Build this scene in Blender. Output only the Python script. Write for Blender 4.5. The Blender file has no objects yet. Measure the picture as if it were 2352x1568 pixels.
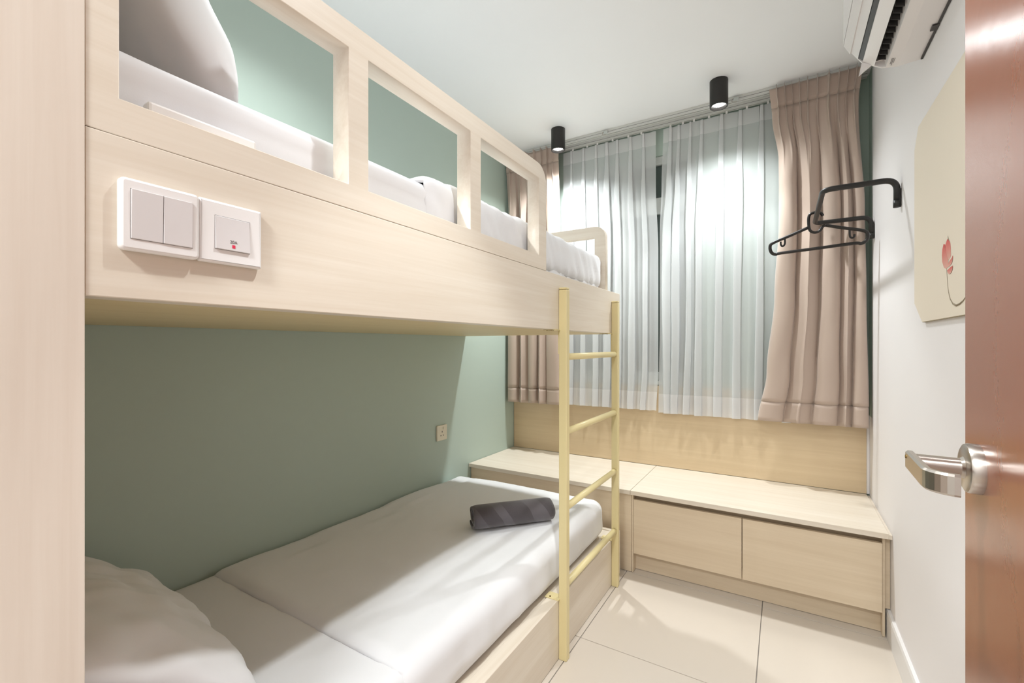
import bpy, bmesh, math, random
from mathutils import Vector, Matrix, noise

S = bpy.context.scene
C = S.collection
R = math.radians
PI = math.pi

# ------------------------------------------------------------------ camera
cam_d = bpy.data.cameras.new('camera')
cam = bpy.data.objects.new('camera', cam_d)
C.objects.link(cam)
cam.location = (0, 0, 1.14)
cam.rotation_euler = (R(90), 0, R(31.2))
cam_d.sensor_width = 36
cam_d.lens = 1030 * 36 / 2352
cam_d.shift_y = 10 / 2352
cam_d.clip_start = 0.01
S.camera = cam

# ------------------------------------------------------------------ world and exposure
w = bpy.data.worlds.new('night')
S.world = w
w.use_nodes = True
w.node_tree.nodes['Background'].inputs[0].default_value = (0.05, 0.06, 0.065, 1)
w.node_tree.nodes['Background'].inputs[1].default_value = 1.0
S.view_settings.view_transform = 'Standard'
S.view_settings.look = 'None'
S.view_settings.gamma = 1
S.view_settings.use_curve_mapping = False
S.view_settings.exposure = 0.39

# main beam and soft spill of each downlight: bunk foot, drawers, entrance floor, upper bunk
LAMP_W = [(20.0, 40.0), (14.0, 25.0), (32.0, 21.0), (5.0, 19.0)]
FILL_W = 29.0      # added fill lamp in the unseen corridor behind the open door
WARM = (0.935, 0.985, 1.0)

# room extents
XL, XR, YB, YF, H = -1.66, 0.358, 2.783, -0.27, 2.465


# ------------------------------------------------------------------ helpers
def srgb(r, g, b):
    f = lambda c: (c / 255 / 12.92) if c / 255 <= 0.04045 else ((c / 255 + 0.055) / 1.055) ** 2.4
    return (f(r), f(g), f(b), 1)


def tag(o, label=None, cat=None, group=None, kind=None):
    if label: o['label'] = label
    if cat: o['category'] = cat
    if group: o['group'] = group
    if kind: o['kind'] = kind
    return o


def thing(name, loc, label, cat, group=None):
    o = bpy.data.objects.new(name, None)
    o.empty_display_size = 0.05
    C.objects.link(o)
    o.location = loc
    return tag(o, label, cat, group)


def world_loc(p):
    v = Vector(p.location)
    while p.parent:
        p = p.parent
        v += Vector(p.location)
    return v


def link(name, me, mat, parent=None, smooth=False):
    """mesh is in world coordinates; a parent only offsets it"""
    o = bpy.data.objects.new(name, me)
    C.objects.link(o)
    for m in (mat if isinstance(mat, (list, tuple)) else [mat]):
        me.materials.append(m)
    if smooth:
        for p in me.polygons: p.use_smooth = True
    if parent is not None:
        o.parent = parent
        o.location = -world_loc(parent)
    return o


def obj(name, bm, mat, parent=None, smooth=False):
    me = bpy.data.meshes.new(name)
    bmesh.ops.recalc_face_normals(bm, faces=bm.faces)
    bm.to_mesh(me)
    bm.free()
    return link(name, me, mat, parent, smooth)


def bm_box(bm, x0, x1, y0, y1, z0, z1):
    vs = [bm.verts.new((x, y, z)) for x in (x0, x1) for y in (y0, y1) for z in (z0, z1)]
    q = lambda *i: bm.faces.new([vs[k] for k in i])
    q(0, 1, 3, 2); q(4, 6, 7, 5); q(0, 4, 5, 1); q(2, 3, 7, 6); q(0, 2, 6, 4); q(1, 5, 7, 3)
    return vs


def box(name, b, mat, parent=None, bev=0.0, seg=2):
    bm = bmesh.new()
    bm_box(bm, *b)
    if bev:
        bmesh.ops.bevel(bm, geom=list(bm.edges), offset=bev, segments=seg, affect='EDGES', profile=0.5)
    return obj(name, bm, mat, parent)


def prism(name, pts, axis, a0, a1, mat, parent=None, bev=0.0, smooth=False):
    """pts: 2-D polygon; axis 'x': (y,z) extruded along x; 'y': (x,z) along y; 'z': (x,y) along z"""
    bm = bmesh.new()
    put = {'x': lambda p, a: (a, p[0], p[1]), 'y': lambda p, a: (p[0], a, p[1]), 'z': lambda p, a: (p[0], p[1], a)}[axis]
    A = [bm.verts.new(put(p, a0)) for p in pts]
    B = [bm.verts.new(put(p, a1)) for p in pts]
    n = len(pts)
    bm.faces.new(A); bm.faces.new(B[::-1])
    for i in range(n):
        bm.faces.new((A[i], B[i], B[(i + 1) % n], A[(i + 1) % n]))
    if bev:
        bmesh.ops.recalc_face_normals(bm, faces=bm.faces)
        bmesh.ops.bevel(bm, geom=list(bm.edges), offset=bev, segments=2, affect='EDGES', profile=0.5)
    return obj(name, bm, mat, parent, smooth)


def plate(name, loops, depth, put, mat, parent=None, bev=0.0012):
    """filled 2-D outline with holes, given thickness; put maps (a, b, c) to world"""
    cu = bpy.data.curves.new(name, 'CURVE')
    cu.dimensions = '2D'
    cu.fill_mode = 'BOTH'
    cu.extrude = depth / 2 - bev
    cu.bevel_depth = bev
    cu.bevel_resolution = 1
    cu.offset = -bev
    for L in loops:
        s = cu.splines.new('POLY')
        s.points.add(len(L) - 1)
        for p, q in zip(s.points, L): p.co = (q[0], q[1], 0, 1)
        s.use_cyclic_u = True
    t = bpy.data.objects.new('tmp', cu)
    C.objects.link(t)
    me = bpy.data.meshes.new_from_object(t.evaluated_get(bpy.context.evaluated_depsgraph_get()))
    bpy.data.objects.remove(t); bpy.data.curves.remove(cu)
    me.name = name
    for v in me.vertices: v.co = put(*v.co)
    bm = bmesh.new(); bm.from_mesh(me)
    bmesh.ops.recalc_face_normals(bm, faces=bm.faces)
    bm.to_mesh(me); bm.free()
    me.materials.clear()
    return link(name, me, mat, parent)


def text_mesh(name, s, size, put, mat, parent=None):
    cu = bpy.data.curves.new(name, 'FONT')
    cu.body = s; cu.size = size; cu.align_x = 'CENTER'; cu.align_y = 'CENTER'; cu.extrude = 0.0001
    t = bpy.data.objects.new('tmp', cu)
    C.objects.link(t)
    me = bpy.data.meshes.new_from_object(t.evaluated_get(bpy.context.evaluated_depsgraph_get()))
    bpy.data.objects.remove(t); bpy.data.curves.remove(cu)
    me.name = name
    for v in me.vertices: v.co = put(*v.co)
    me.materials.clear()
    return link(name, me, mat, parent)


def round_poly(P, radii, n=6):
    """fillet corners of a closed 2-D polygon"""
    out = []
    N = len(P)
    for i in range(N):
        r = radii[i] if isinstance(radii, (list, tuple)) else radii
        p = Vector(P[i]); a = Vector(P[i - 1]) - p; b = Vector(P[(i + 1) % N]) - p
        if r <= 0: out.append(tuple(p)); continue
        a.normalize(); b.normalize()
        ang = a.angle(b); t = r / math.tan(ang / 2)
        c = p + (a + b).normalized() * (r / math.sin(ang / 2))
        p0 = p + a * t; p1 = p + b * t
        a0 = math.atan2(p0.y - c.y, p0.x - c.x); a1 = math.atan2(p1.y - c.y, p1.x - c.x)
        d = (a1 - a0 + PI) % (2 * PI) - PI
        for k in range(n + 1):
            t_ = a0 + d * k / n
            out.append((c.x + r * math.cos(t_), c.y + r * math.sin(t_)))
    return out


def smooth_path(P, radii, n=5):
    """fillet the inner corners of an open 3-D polyline"""
    P = [Vector(p) for p in P]
    out = [P[0]]
    for i in range(1, len(P) - 1):
        r = radii if not isinstance(radii, (list, tuple)) else radii[i]
        p = P[i]; a = (P[i - 1] - p); b = (P[i + 1] - p)
        la, lb = a.length, b.length
        a.normalize(); b.normalize()
        ang = a.angle(b)
        if r <= 0 or ang > 3.1: out.append(p); continue
        t = min(r / math.tan(ang / 2), la * .49, lb * .49)
        for k in range(n + 1):
            s = k / n
            out.append((p + a * t) * (1 - s) ** 2 + p * 2 * s * (1 - s) + (p + b * t) * s * s)
    out.append(P[-1])
    return out


def bm_tube(bm, pts, r, seg=12, cap=True):
    pts = [Vector(p) for p in pts]
    n = len(pts)
    rr = r if isinstance(r, (list, tuple)) else [r] * n
    rings = []
    t0 = (pts[1] - pts[0]).normalized()
    ref = Vector((0, 0, 1)) if abs(t0.z) < .9 else Vector((1, 0, 0))
    nrm = (ref - t0 * ref.dot(t0)).normalized()
    for i, p in enumerate(pts):
        if i == 0: t = pts[1] - pts[0]
        elif i == n - 1: t = pts[-1] - pts[-2]
        else: t = (pts[i + 1] - p).normalized() + (p - pts[i - 1]).normalized()
        t.normalize()
        nrm = (nrm - t * nrm.dot(t)).normalized()
        b = t.cross(nrm)
        rings.append([bm.verts.new(p + (nrm * math.cos(2 * PI * k / seg) + b * math.sin(2 * PI * k / seg)) * rr[i]) for k in range(seg)])
    for A, B in zip(rings, rings[1:]):
        for k in range(seg):
            bm.faces.new((A[k], A[(k + 1) % seg], B[(k + 1) % seg], B[k]))
    if cap:
        bm.faces.new(rings[0][::-1]); bm.faces.new(rings[-1])


def tube(name, pts, r, mat, parent=None, seg=12):
    bm = bmesh.new()
    bm_tube(bm, pts, r, seg)
    o = obj(name, bm, mat, parent, smooth=True)
    return o


def lathe(name, prof, c, mat, parent=None, seg=40, axis='z', smooth=True):
    """prof: list of (radius, offset along axis)"""
    bm = bmesh.new()
    rings = []
    for r, h in prof:
        ring = []
        for k in range(seg):
            a = 2 * PI * k / seg
            if axis == 'z': v = (c[0] + r * math.cos(a), c[1] + r * math.sin(a), c[2] + h)
            elif axis == 'x': v = (c[0] + h, c[1] + r * math.cos(a), c[2] + r * math.sin(a))
            else: v = (c[0] + r * math.cos(a), c[1] + h, c[2] + r * math.sin(a))
            ring.append(bm.verts.new(v))
        rings.append(ring)
    for A, B in zip(rings, rings[1:]):
        for k in range(seg):
            bm.faces.new((A[k], A[(k + 1) % seg], B[(k + 1) % seg], B[k]))
    bm.faces.new(rings[0]); bm.faces.new(rings[-1])
    o = obj(name, bm, mat, parent, smooth)
    if smooth:
        m = o.modifiers.new('e', 'EDGE_SPLIT'); m.split_angle = R(35)
    return o


def N3(x, y, z, s=1.0, o=0.0):
    return noise.noise(Vector((x * s + o, y * s - o, z * s + .37 * o)))


# ------------------------------------------------------------------ materials
def mat(name, col, rough=0.5, metal=0.0, spec=0.5, bump=0.0, bscale=200.0, var=0.0, vscale=3.0, coat=0.0, sheen=0.0):
    m = bpy.data.materials.new(name)
    m.use_nodes = True
    nt = m.node_tree
    b = nt.nodes['Principled BSDF']
    b.inputs['Base Color'].default_value = col
    b.inputs['Roughness'].default_value = rough
    b.inputs['Metallic'].default_value = metal
    b.inputs['Specular IOR Level'].default_value = spec
    b.inputs['Coat Weight'].default_value = coat
    b.inputs['Sheen Weight'].default_value = sheen
    tc = nt.nodes.new('ShaderNodeTexCoord')
    if var:
        n = nt.nodes.new('ShaderNodeTexNoise'); n.inputs['Scale'].default_value = vscale
        n.inputs['Detail'].default_value = 4
        nt.links.new(tc.outputs['Object'], n.inputs['Vector'])
        mx = nt.nodes.new('ShaderNodeMix'); mx.data_type = 'RGBA'
        mx.inputs[6].default_value = tuple(c * (1 - var) for c in col[:3]) + (1,)
        mx.inputs[7].default_value = tuple(min(1, c * (1 + var)) for c in col[:3]) + (1,)
        nt.links.new(n.outputs['Fac'], mx.inputs[0])
        nt.links.new(mx.outputs[2], b.inputs['Base Color'])
    if bump:
        n = nt.nodes.new('ShaderNodeTexNoise'); n.inputs['Scale'].default_value = bscale
        n.inputs['Detail'].default_value = 3
        nt.links.new(tc.outputs['Object'], n.inputs['Vector'])
        bp = nt.nodes.new('ShaderNodeBump'); bp.inputs['Strength'].default_value = bump
        bp.inputs['Distance'].default_value = 0.002
        nt.links.new(n.outputs['Fac'], bp.inputs['Height'])
        nt.links.new(bp.outputs[0], b.inputs['Normal'])
    return m


def wood(name, c0, c1, axis):
    """pale laminate: fine grain running along the axis"""
    m = bpy.data.materials.new(name)
    m.use_nodes = True
    nt = m.node_tree
    L = nt.links.new
    b = nt.nodes['Principled BSDF']
    b.inputs['Roughness'].default_value = 0.42
    b.inputs['Specular IOR Level'].default_value = 0.4
    tc = nt.nodes.new('ShaderNodeTexCoord')
    sc = {'x': (1.2, 34, 34), 'y': (34, 1.2, 34), 'z': (34, 34, 1.2)}[axis]
    mp = nt.nodes.new('ShaderNodeMapping'); mp.inputs['Scale'].default_value = sc
    L(tc.outputs['Object'], mp.inputs['Vector'])
    n1 = nt.nodes.new('ShaderNodeTexNoise'); n1.inputs['Scale'].default_value = 1.0
    n1.inputs['Detail'].default_value = 5; n1.inputs['Roughness'].default_value = .6; n1.inputs['Distortion'].default_value = .6
    L(mp.outputs[0], n1.inputs['Vector'])
    mp2 = nt.nodes.new('ShaderNodeMapping'); mp2.inputs['Scale'].default_value = tuple(c * 5.5 if c > 5 else c * 4 for c in sc)
    L(tc.outputs['Object'], mp2.inputs['Vector'])
    n2 = nt.nodes.new('ShaderNodeTexNoise'); n2.inputs['Scale'].default_value = 1.0; n2.inputs['Detail'].default_value = 2
    L(mp2.outputs[0], n2.inputs['Vector'])
    ad = nt.nodes.new('ShaderNodeMath'); ad.operation = 'MULTIPLY_ADD'
    ad.inputs[1].default_value = .35
    L(n2.outputs['Fac'], ad.inputs[0]); L(n1.outputs['Fac'], ad.inputs[2])
    rp = nt.nodes.new('ShaderNodeValToRGB')
    rp.color_ramp.elements[0].position = .34; rp.color_ramp.elements[0].color = c1
    rp.color_ramp.elements[1].position = .98; rp.color_ramp.elements[1].color = c0
    L(ad.outputs[0], rp.inputs[0])
    L(rp.outputs[0], b.inputs['Base Color'])
    bp = nt.nodes.new('ShaderNodeBump'); bp.inputs['Strength'].default_value = .05; bp.inputs['Distance'].default_value = .001
    L(n2.outputs['Fac'], bp.inputs['Height']); L(bp.outputs[0], b.inputs['Normal'])
    return m


def cloth(name, col, rough=.85, weave=.15, sheen=.2, transl=0.0, see=0.0):
    m = bpy.data.materials.new(name)
    m.use_nodes = True
    nt = m.node_tree
    L = nt.links.new
    b = nt.nodes['Principled BSDF']
    b.inputs['Base Color'].default_value = col
    b.inputs['Roughness'].default_value = rough
    b.inputs['Sheen Weight'].default_value = sheen
    b.inputs['Specular IOR Level'].default_value = .3
    tc = nt.nodes.new('ShaderNodeTexCoord')
    n = nt.nodes.new('ShaderNodeTexNoise'); n.inputs['Scale'].default_value = 420
    L(tc.outputs['Object'], n.inputs['Vector'])
    bp = nt.nodes.new('ShaderNodeBump'); bp.inputs['Strength'].default_value = weave; bp.inputs['Distance'].default_value = .0006
    L(n.outputs['Fac'], bp.inputs['Height']); L(bp.outputs[0], b.inputs['Normal'])
    out = nt.nodes['Material Output']
    last = b.outputs[0]
    if transl:
        t = nt.nodes.new('ShaderNodeBsdfTranslucent'); t.inputs[0].default_value = col
        mx = nt.nodes.new('ShaderNodeMixShader'); mx.inputs[0].default_value = transl
        L(last, mx.inputs[1]); L(t.outputs[0], mx.inputs[2]); last = mx.outputs[0]
    if see:
        t = nt.nodes.new('ShaderNodeBsdfTransparent')
        mx = nt.nodes.new('ShaderNodeMixShader'); mx.inputs[0].default_value = see
        L(last, mx.inputs[1]); L(t.outputs[0], mx.inputs[2]); last = mx.outputs[0]
    L(last, out.inputs[0])
    return m


def emit(name, col, s):
    m = bpy.data.materials.new(name)
    m.use_nodes = True
    nt = m.node_tree
    b = nt.nodes['Principled BSDF']
    b.inputs['Base Color'].default_value = (.8, .8, .8, 1)
    b.inputs['Emission Color'].default_value = col
    b.inputs['Emission Strength'].default_value = s
    return m


def towel_mat():
    m = mat('towel_grey', srgb(84, 78, 80), .95, sheen=.4)
    nt = m.node_tree; L = nt.links.new
    b = nt.nodes['Principled BSDF']
    tc = nt.nodes.new('ShaderNodeTexCoord')
    # two flat-woven bands that wind round the roll
    sx = nt.nodes.new('ShaderNodeSeparateXYZ'); L(tc.outputs['UV'], sx.inputs[0])
    w = nt.nodes.new('ShaderNodeMath'); w.operation = 'FRACT'; L(sx.outputs[0], w.inputs[0])
    rp = nt.nodes.new('ShaderNodeValToRGB'); rp.color_ramp.interpolation = 'CONSTANT'
    e = rp.color_ramp.elements
    e[0].position = 0; e[0].color = (0, 0, 0, 1)
    e[1].position = .30; e[1].color = (1, 1, 1, 1)
    for p, c in ((.55, 0), (.80, 1), (.96, 0)):
        k = e.new(p); k.color = (c, c, c, 1)
    L(w.outputs[0], rp.inputs[0])
    mx = nt.nodes.new('ShaderNodeMix'); mx.data_type = 'RGBA'
    mx.inputs[6].default_value = srgb(80, 74, 77); mx.inputs[7].default_value = srgb(100, 95, 99)
    L(rp.outputs[0], mx.inputs[0]); L(mx.outputs[2], b.inputs['Base Color'])
    n = nt.nodes.new('ShaderNodeTexNoise'); n.inputs['Scale'].default_value = 600
    L(tc.outputs['Object'], n.inputs['Vector'])
    iv = nt.nodes.new('ShaderNodeMath'); iv.operation = 'MULTIPLY_ADD'; iv.inputs[1].default_value = -.55; iv.inputs[2].default_value = .6
    L(rp.outputs[0], iv.inputs[0])
    bp = nt.nodes.new('ShaderNodeBump'); bp.inputs['Distance'].default_value = .003
    L(iv.outputs[0], bp.inputs['Strength']); L(n.outputs['Fac'], bp.inputs['Height']); L(bp.outputs[0], b.inputs['Normal'])
    return m


W0, W1 = srgb(238, 228, 213), srgb(224, 210, 191)
M = dict(
    wood_y=wood('pale_wood_along_bed', W0, W1, 'y'),
    wood_x=wood('pale_wood_along_bench', W0, W1, 'x'),
    wood_z=wood('pale_wood_upright', srgb(236, 225, 212), srgb(224, 210, 195), 'z'),
    wood_f=wood('tan_wood_front', srgb(230, 212, 186), srgb(216, 196, 168), 'x'),
    wood_u=wood('shade_tinted_wood', srgb(232, 214, 168), srgb(220, 199, 150), 'y'),  # bunk underside: yellow cast of the shade there is put into the colour
    wood_b=wood('tan_wood_panel', srgb(228, 206, 172), srgb(215, 191, 155), 'x'),
    white=mat('white_paint', srgb(242, 238, 238), .7, bump=.05, bscale=90),
    ceil=mat('ceiling_paint', srgb(245, 245, 245), .8),
    green=mat('sage_green_paint', srgb(184, 200, 189), .62, bump=.05, bscale=90),
    tile=mat('cream_glazed_tile', srgb(216, 205, 192), .16, spec=.5, var=.015, vscale=2),
    grout=mat('grey_grout', srgb(150, 142, 134), .8),
    skirting=mat('white_skirting', srgb(238, 235, 233), .4),
    sheet=cloth('white_cotton', srgb(240, 240, 242), .8, .1, .15),
    sheer=cloth('white_voile', srgb(244, 246, 246), .8, .05, 0, transl=.38, see=.26),
    sheer_d=cloth('white_voile_doubled', srgb(246, 246, 246), .8, .05, 0, transl=.32, see=.10),
    taupe=cloth('taupe_satin', srgb(196, 176, 162), .45, .06, .3),
    ladder=mat('cream_yellow_lacquer', srgb(232, 216, 164), .35),
    brass=mat('brass_screw', srgb(120, 96, 50), .35, 1.0),
    plastic=mat('white_plastic', srgb(246, 243, 241), .3),
    rocker=mat('grey_white_plastic', srgb(226, 221, 220), .35),
    socket=mat('ivory_plastic', srgb(232, 226, 206), .35),
    dark=mat('dark_slot', srgb(40, 36, 34), .6),
    black=mat('black_lacquer', srgb(34, 32, 30), .42),
    hanger=mat('black_plastic', srgb(30, 26, 23), .35),
    steel=mat('satin_steel', srgb(190, 182, 174), .28, 1.0),
    alu=mat('white_aluminium', srgb(216, 215, 210), .35),
    frame=mat('grey_aluminium', srgb(205, 208, 204), .4),
    ac=mat('white_ac_plastic', srgb(240, 236, 235), .3),
    acdark=mat('charcoal_plastic', srgb(62, 60, 58), .45),
    acvane=mat('dark_vane', srgb(44, 42, 42), .4),
    picture=mat('cream_board', srgb(238, 226, 208), .6),
    picedge=mat('grey_board_edge', srgb(168, 156, 128), .6),
    stem=mat('stem_ink', srgb(148, 134, 112), .8),
    red=mat('red_mark', srgb(226, 50, 84), .4),
    ink=mat('grey_ink', srgb(120, 116, 116), .6),
    towel=towel_mat(),
)
# gloss brown lacquered door with a slightly uneven surface
dm = mat('brown_lacquer', srgb(142, 80, 50), .22, spec=.5, bump=.12, bscale=28, coat=.12)
dm.node_tree.nodes['Principled BSDF'].inputs['Coat Roughness'].default_value = .2
M['door'] = dm
# window glass
gm = bpy.data.materials.new('tinted_glass'); gm.use_nodes = True
gb = gm.node_tree.nodes['Principled BSDF']
gb.inputs['Base Color'].default_value = srgb(70, 82, 78); gb.inputs['Roughness'].default_value = .08
M['glass'] = gm
# lotus petals, from pale at the base to red at the tip
pm = mat('petal_red', srgb(214, 96, 90), .7)
nt = pm.node_tree
tc = nt.nodes.new('ShaderNodeTexCoord'); sx = nt.nodes.new('ShaderNodeSeparateXYZ')
nt.links.new(tc.outputs['UV'], sx.inputs[0])
rp = nt.nodes.new('ShaderNodeValToRGB')
rp.color_ramp.elements[0].color = srgb(226, 176, 160); rp.color_ramp.elements[1].color = srgb(214, 84, 80)
nt.links.new(sx.outputs[1], rp.inputs[0]); nt.links.new(rp.outputs[0], nt.nodes['Principled BSDF'].inputs['Base Color'])
M['petal'] = pm


# ================================================================== ROOM SHELL
def shell(name, b, m, parent=None):
    o = box(name, b, m, parent)
    if parent is None: o['kind'] = 'structure'
    return o


CY = -1.75     # far side of the corridor behind the camera
floor = shell('floor', (XL - .1, 1.2, CY - .1, YB + .1, -.06, -.004), M['grout'])
gx, gy, g = -.68, 1.64, .0016
ix = [gx + .6 * k for k in range(-2, 4)]
iy = [gy + .6 * k for k in range(-6, 3)]
for x in ix[:-1]:
    for y in iy[:-1]:
        b = (max(x + g, XL - .05), min(x + .6 - g, 1.15), max(y + g, CY), min(y + .6 - g, YB + .05))
        if b[1] - b[0] < .02 or b[3] - b[2] < .02: continue
        box('tile', b + (-.02, 0), M['tile'], floor, .0008, 1)

shell('ceiling', (XL - .1, 1.2, CY - .1, YB + .1, H, H + .08), M['ceil'])
shell('wall_left', (XL - .1, XL, CY - .1, YB + .1, 0, H), M['green'])
wr = shell('wall_right', (XR, XR + .1, YF, 2.69, 0, H), M['white'])
shell('wall_right_return', (XR, XR + .1, 2.69, YB + .1, 0, .80), M['white'], wr)
shell('painted_return', (XR, XR + .1, 2.69, YB + .1, .80, H), M['green'], wr)
# wall with the window
WX0, WX1, WZ0, WZ1 = -1.27, -.43, .93, 2.29
bm = bmesh.new()
for b in ((XL, WX0, YB, YB + .1, 0, H), (WX1, XR, YB, YB + .1, 0, H), (WX0, WX1, YB, YB + .1, 0, WZ0), (WX0, WX1, YB, YB + .1, WZ1, H)):
    bm_box(bm, *b)
wb = obj('wall_back', bm, M['green']); wb['kind'] = 'structure'
# doorway wall and the corridor behind the camera
DX0, DX1 = -.66, .20
bm = bmesh.new()
for b in ((XL, DX0, YF - .1, YF, 0, H), (DX1, XR + .1, YF - .1, YF, 0, H), (DX0, DX1, YF - .1, YF, 2.12, H)):
    bm_box(bm, *b)
wf = obj('wall_front', bm, M['white']); wf['kind'] = 'structure'
bm = bmesh.new()
for b in ((XL, 1.2, CY - .1, CY, 0, H), (1.1, 1.2, CY, YF - .1, 0, H), (XR + .1, 1.1, YF - .1, YF, 0, H)):
    bm_box(bm, *b)
wc = obj('wall_corridor', bm, M['white']); wc['kind'] = 'structure'

# window
win = thing('window_1', (WX0, YB, WZ0), None, None); win['kind'] = 'structure'
fy0, fy1 = YB + .01, YB + .06
for n_, b in (('frame_rail', (WX0, WX1, fy0, fy1, WZ0, WZ0 + .05)), ('frame_rail', (WX0, WX1, fy0, fy1, WZ1 - .05, WZ1)),
              ('frame_stile', (WX0, WX0 + .05, fy0, fy1, WZ0 + .05, WZ1 - .05)), ('frame_stile', (WX1 - .05, WX1, fy0, fy1, WZ0 + .05, WZ1 - .05)),
              ('mullion', (-.875, -.825, fy0, fy1, WZ0 + .05, WZ1 - .05)),
              ('transom', (WX0 + .05, -.875, fy0, fy1, 1.94, 2.04)), ('transom', (-.825, WX1 - .05, fy0, fy1, 1.94, 2.04))):
    box(n_, b, M['frame'], win, .003, 1)
for x0, x1 in ((WX0 + .05, -.875), (-.825, WX1 - .05)):
    for z0, z1 in ((WZ0 + .05, 1.94), (2.04, WZ1 - .05)):
        box('pane', (x0, x1, fy0 + .02, fy0 + .026, z0, z1), M['glass'], win)
box('window_sill', (WX0 - .03, WX1 + .03, YB - .022, YB + .01, WZ0 - .025, WZ0), M['frame'], win, .003, 1)

# skirting along the right wall
bb = prism('baseboard_right', [(XR, 0), (XR - .013, 0), (XR - .013, .095), (XR - .010, .105), (XR, .105)], 'y', YF, 2.42, M['skirting'])
bb['kind'] = 'structure'

# open door against the right side
DEDGE = (.174, .694)      # free edge of the visible face
DA = R(2.0)               # opened slightly past square
door = bpy.data.objects.new('door_1', None); C.objects.link(door)
door.empty_display_size = .05
door.location = (DEDGE[0], DEDGE[1], 0)
door.rotation_euler = (0, 0, -DA)
door['kind'] = 'structure'


def dpart(name, o, parent=door):
    """door parts are modelled around the free edge at the origin"""
    o.name = name; o.parent = parent; o.location = (0, 0, 0)
    return o


dleaf = dpart('door_leaf', box('door_leaf', (0, .042, -.90, 0, .008, 2.08), M['door'], None, .002))
hy, hz = -.050, 1.013
hd = dpart('rose', lathe('rose', [(.0, -.012), (.0215, -.012), (.0245, -.0105), (.0255, -.008), (.0255, 0), (0, 0)], (0, hy, hz), M['steel'], axis='x', seg=48))
dpart('neck', lathe('neck', [(0, -.052), (.0095, -.052), (.0095, -.0145), (.0115, -.012), (0, -.012)], (0, hy, hz), M['steel'], axis='x', seg=32))
# lever: flat bar towards the hinge with a curled end returning to the door
path = []
for k in range(7): path.append((-.052, hy + .013 - .080 * k / 6))
for k in range(1, 9):
    a = PI / 2 * k / 8
    path.append((-.052 + .020 * (1 - math.cos(a)), hy - .067 - .020 * math.sin(a)))
bm = bmesh.new(); prev = None
for i, (x, y) in enumerate(path):
    a = path[max(0, i - 1)]; c = path[min(len(path) - 1, i + 1)]
    t = Vector((c[0] - a[0], c[1] - a[1])).normalized(); nn = Vector((-t.y, t.x)) * .004
    hh = .0102
    ring = []
    for s, zz in ((-1, -.8), (-1, .8), (-.5, 1), (.5, 1), (1, .8), (1, -.8), (.5, -1), (-.5, -1)):
        ring.append(bm.verts.new((x + nn.x * s, y + nn.y * s, hz + hh * zz)))
    if prev:
        for k in range(8): bm.faces.new((prev[k], prev[(k + 1) % 8], ring[(k + 1) % 8], ring[k]))
    else: bm.faces.new(ring[::-1])
    prev = ring
bm.faces.new(prev)
dpart('lever', obj('lever', bm, M['steel']))
dpart('set_screw', lathe('set_screw', [(0, -.0568), (.002, -.0568), (.002, -.0555), (0, -.0555)], (0, hy + .008, hz + .004), M['brass'], axis='x', seg=12))


# ================================================================== BUNK BED
bed = thing('bunk_bed', (-.70, .19, 0), 'built-in pale wood bunk bed with windowed guard rail and tall end panel', 'bunk bed')
XF = -.70           # front face
XI = XF - .045      # inner face of the boards
Y0, Y1 = .19, 2.195
ZB, ZS, ZT = 1.199, 1.399, 1.752
box('end_panel', (XL + .002, XF + .002, YF + .004, Y0 - .0004, .002, H - .003), M['wood_z'], bed, .0006, 1)
box('side_board', (XI, XF, Y0, Y1, ZB, ZS - .0008), M['wood_y'], bed, .0012, 1)
put_yz = lambda a, b, c: (XF - .0225 + c, a, b)
outer = round_poly([(Y0, ZS), (1.385, ZS), (1.385, ZT), (Y0, ZT)], [0, 0, .06, 0])
holes = [[(a, 1.445), (b, 1.445), (b, 1.702), (a, 1.702)] for a, b in ((.222, .562), (.610, .947), (.994, 1.331))]
plate('guard_rail', [outer] + holes, .045, put_yz, M['wood_y'], bed, .0012)
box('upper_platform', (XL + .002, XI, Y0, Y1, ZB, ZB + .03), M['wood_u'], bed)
box('foot_board', (XL + .002, XI, Y1 - .03, Y1, ZB + .03, ZS), M['wood_x'], bed, .001, 1)
fo = round_poly([(-1.655, ZS), (-1.655, 1.735), (-.752, 1.735), (-.752, ZS), (-.808, ZS), (-.808, 1.681), (-1.60, 1.681), (-1.60, ZS)],
                [0, .03, .055, 0, 0, .004, .004, 0])
plate('foot_rail', [fo], .036, lambda a, b, c: (a, Y1 - .018 - .03 + c, b), M['wood_x'], bed, .0012)
# lower berth: a low plinth with a ledge along the front
box('lower_side_board', (XI + .002, XF, Y0, Y1 + .005, .002, .218), M['wood_y'], bed, .0012, 1)
box('lower_platform', (XL + .002, XI + .001, Y0, Y1 - .02, .14, .212), M['wood_y'], bed)
box('lower_foot_board', (XL + .002, XI + .001, Y1 - .02, Y1 + .005, .002, .216), M['wood_x'], bed)

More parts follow.
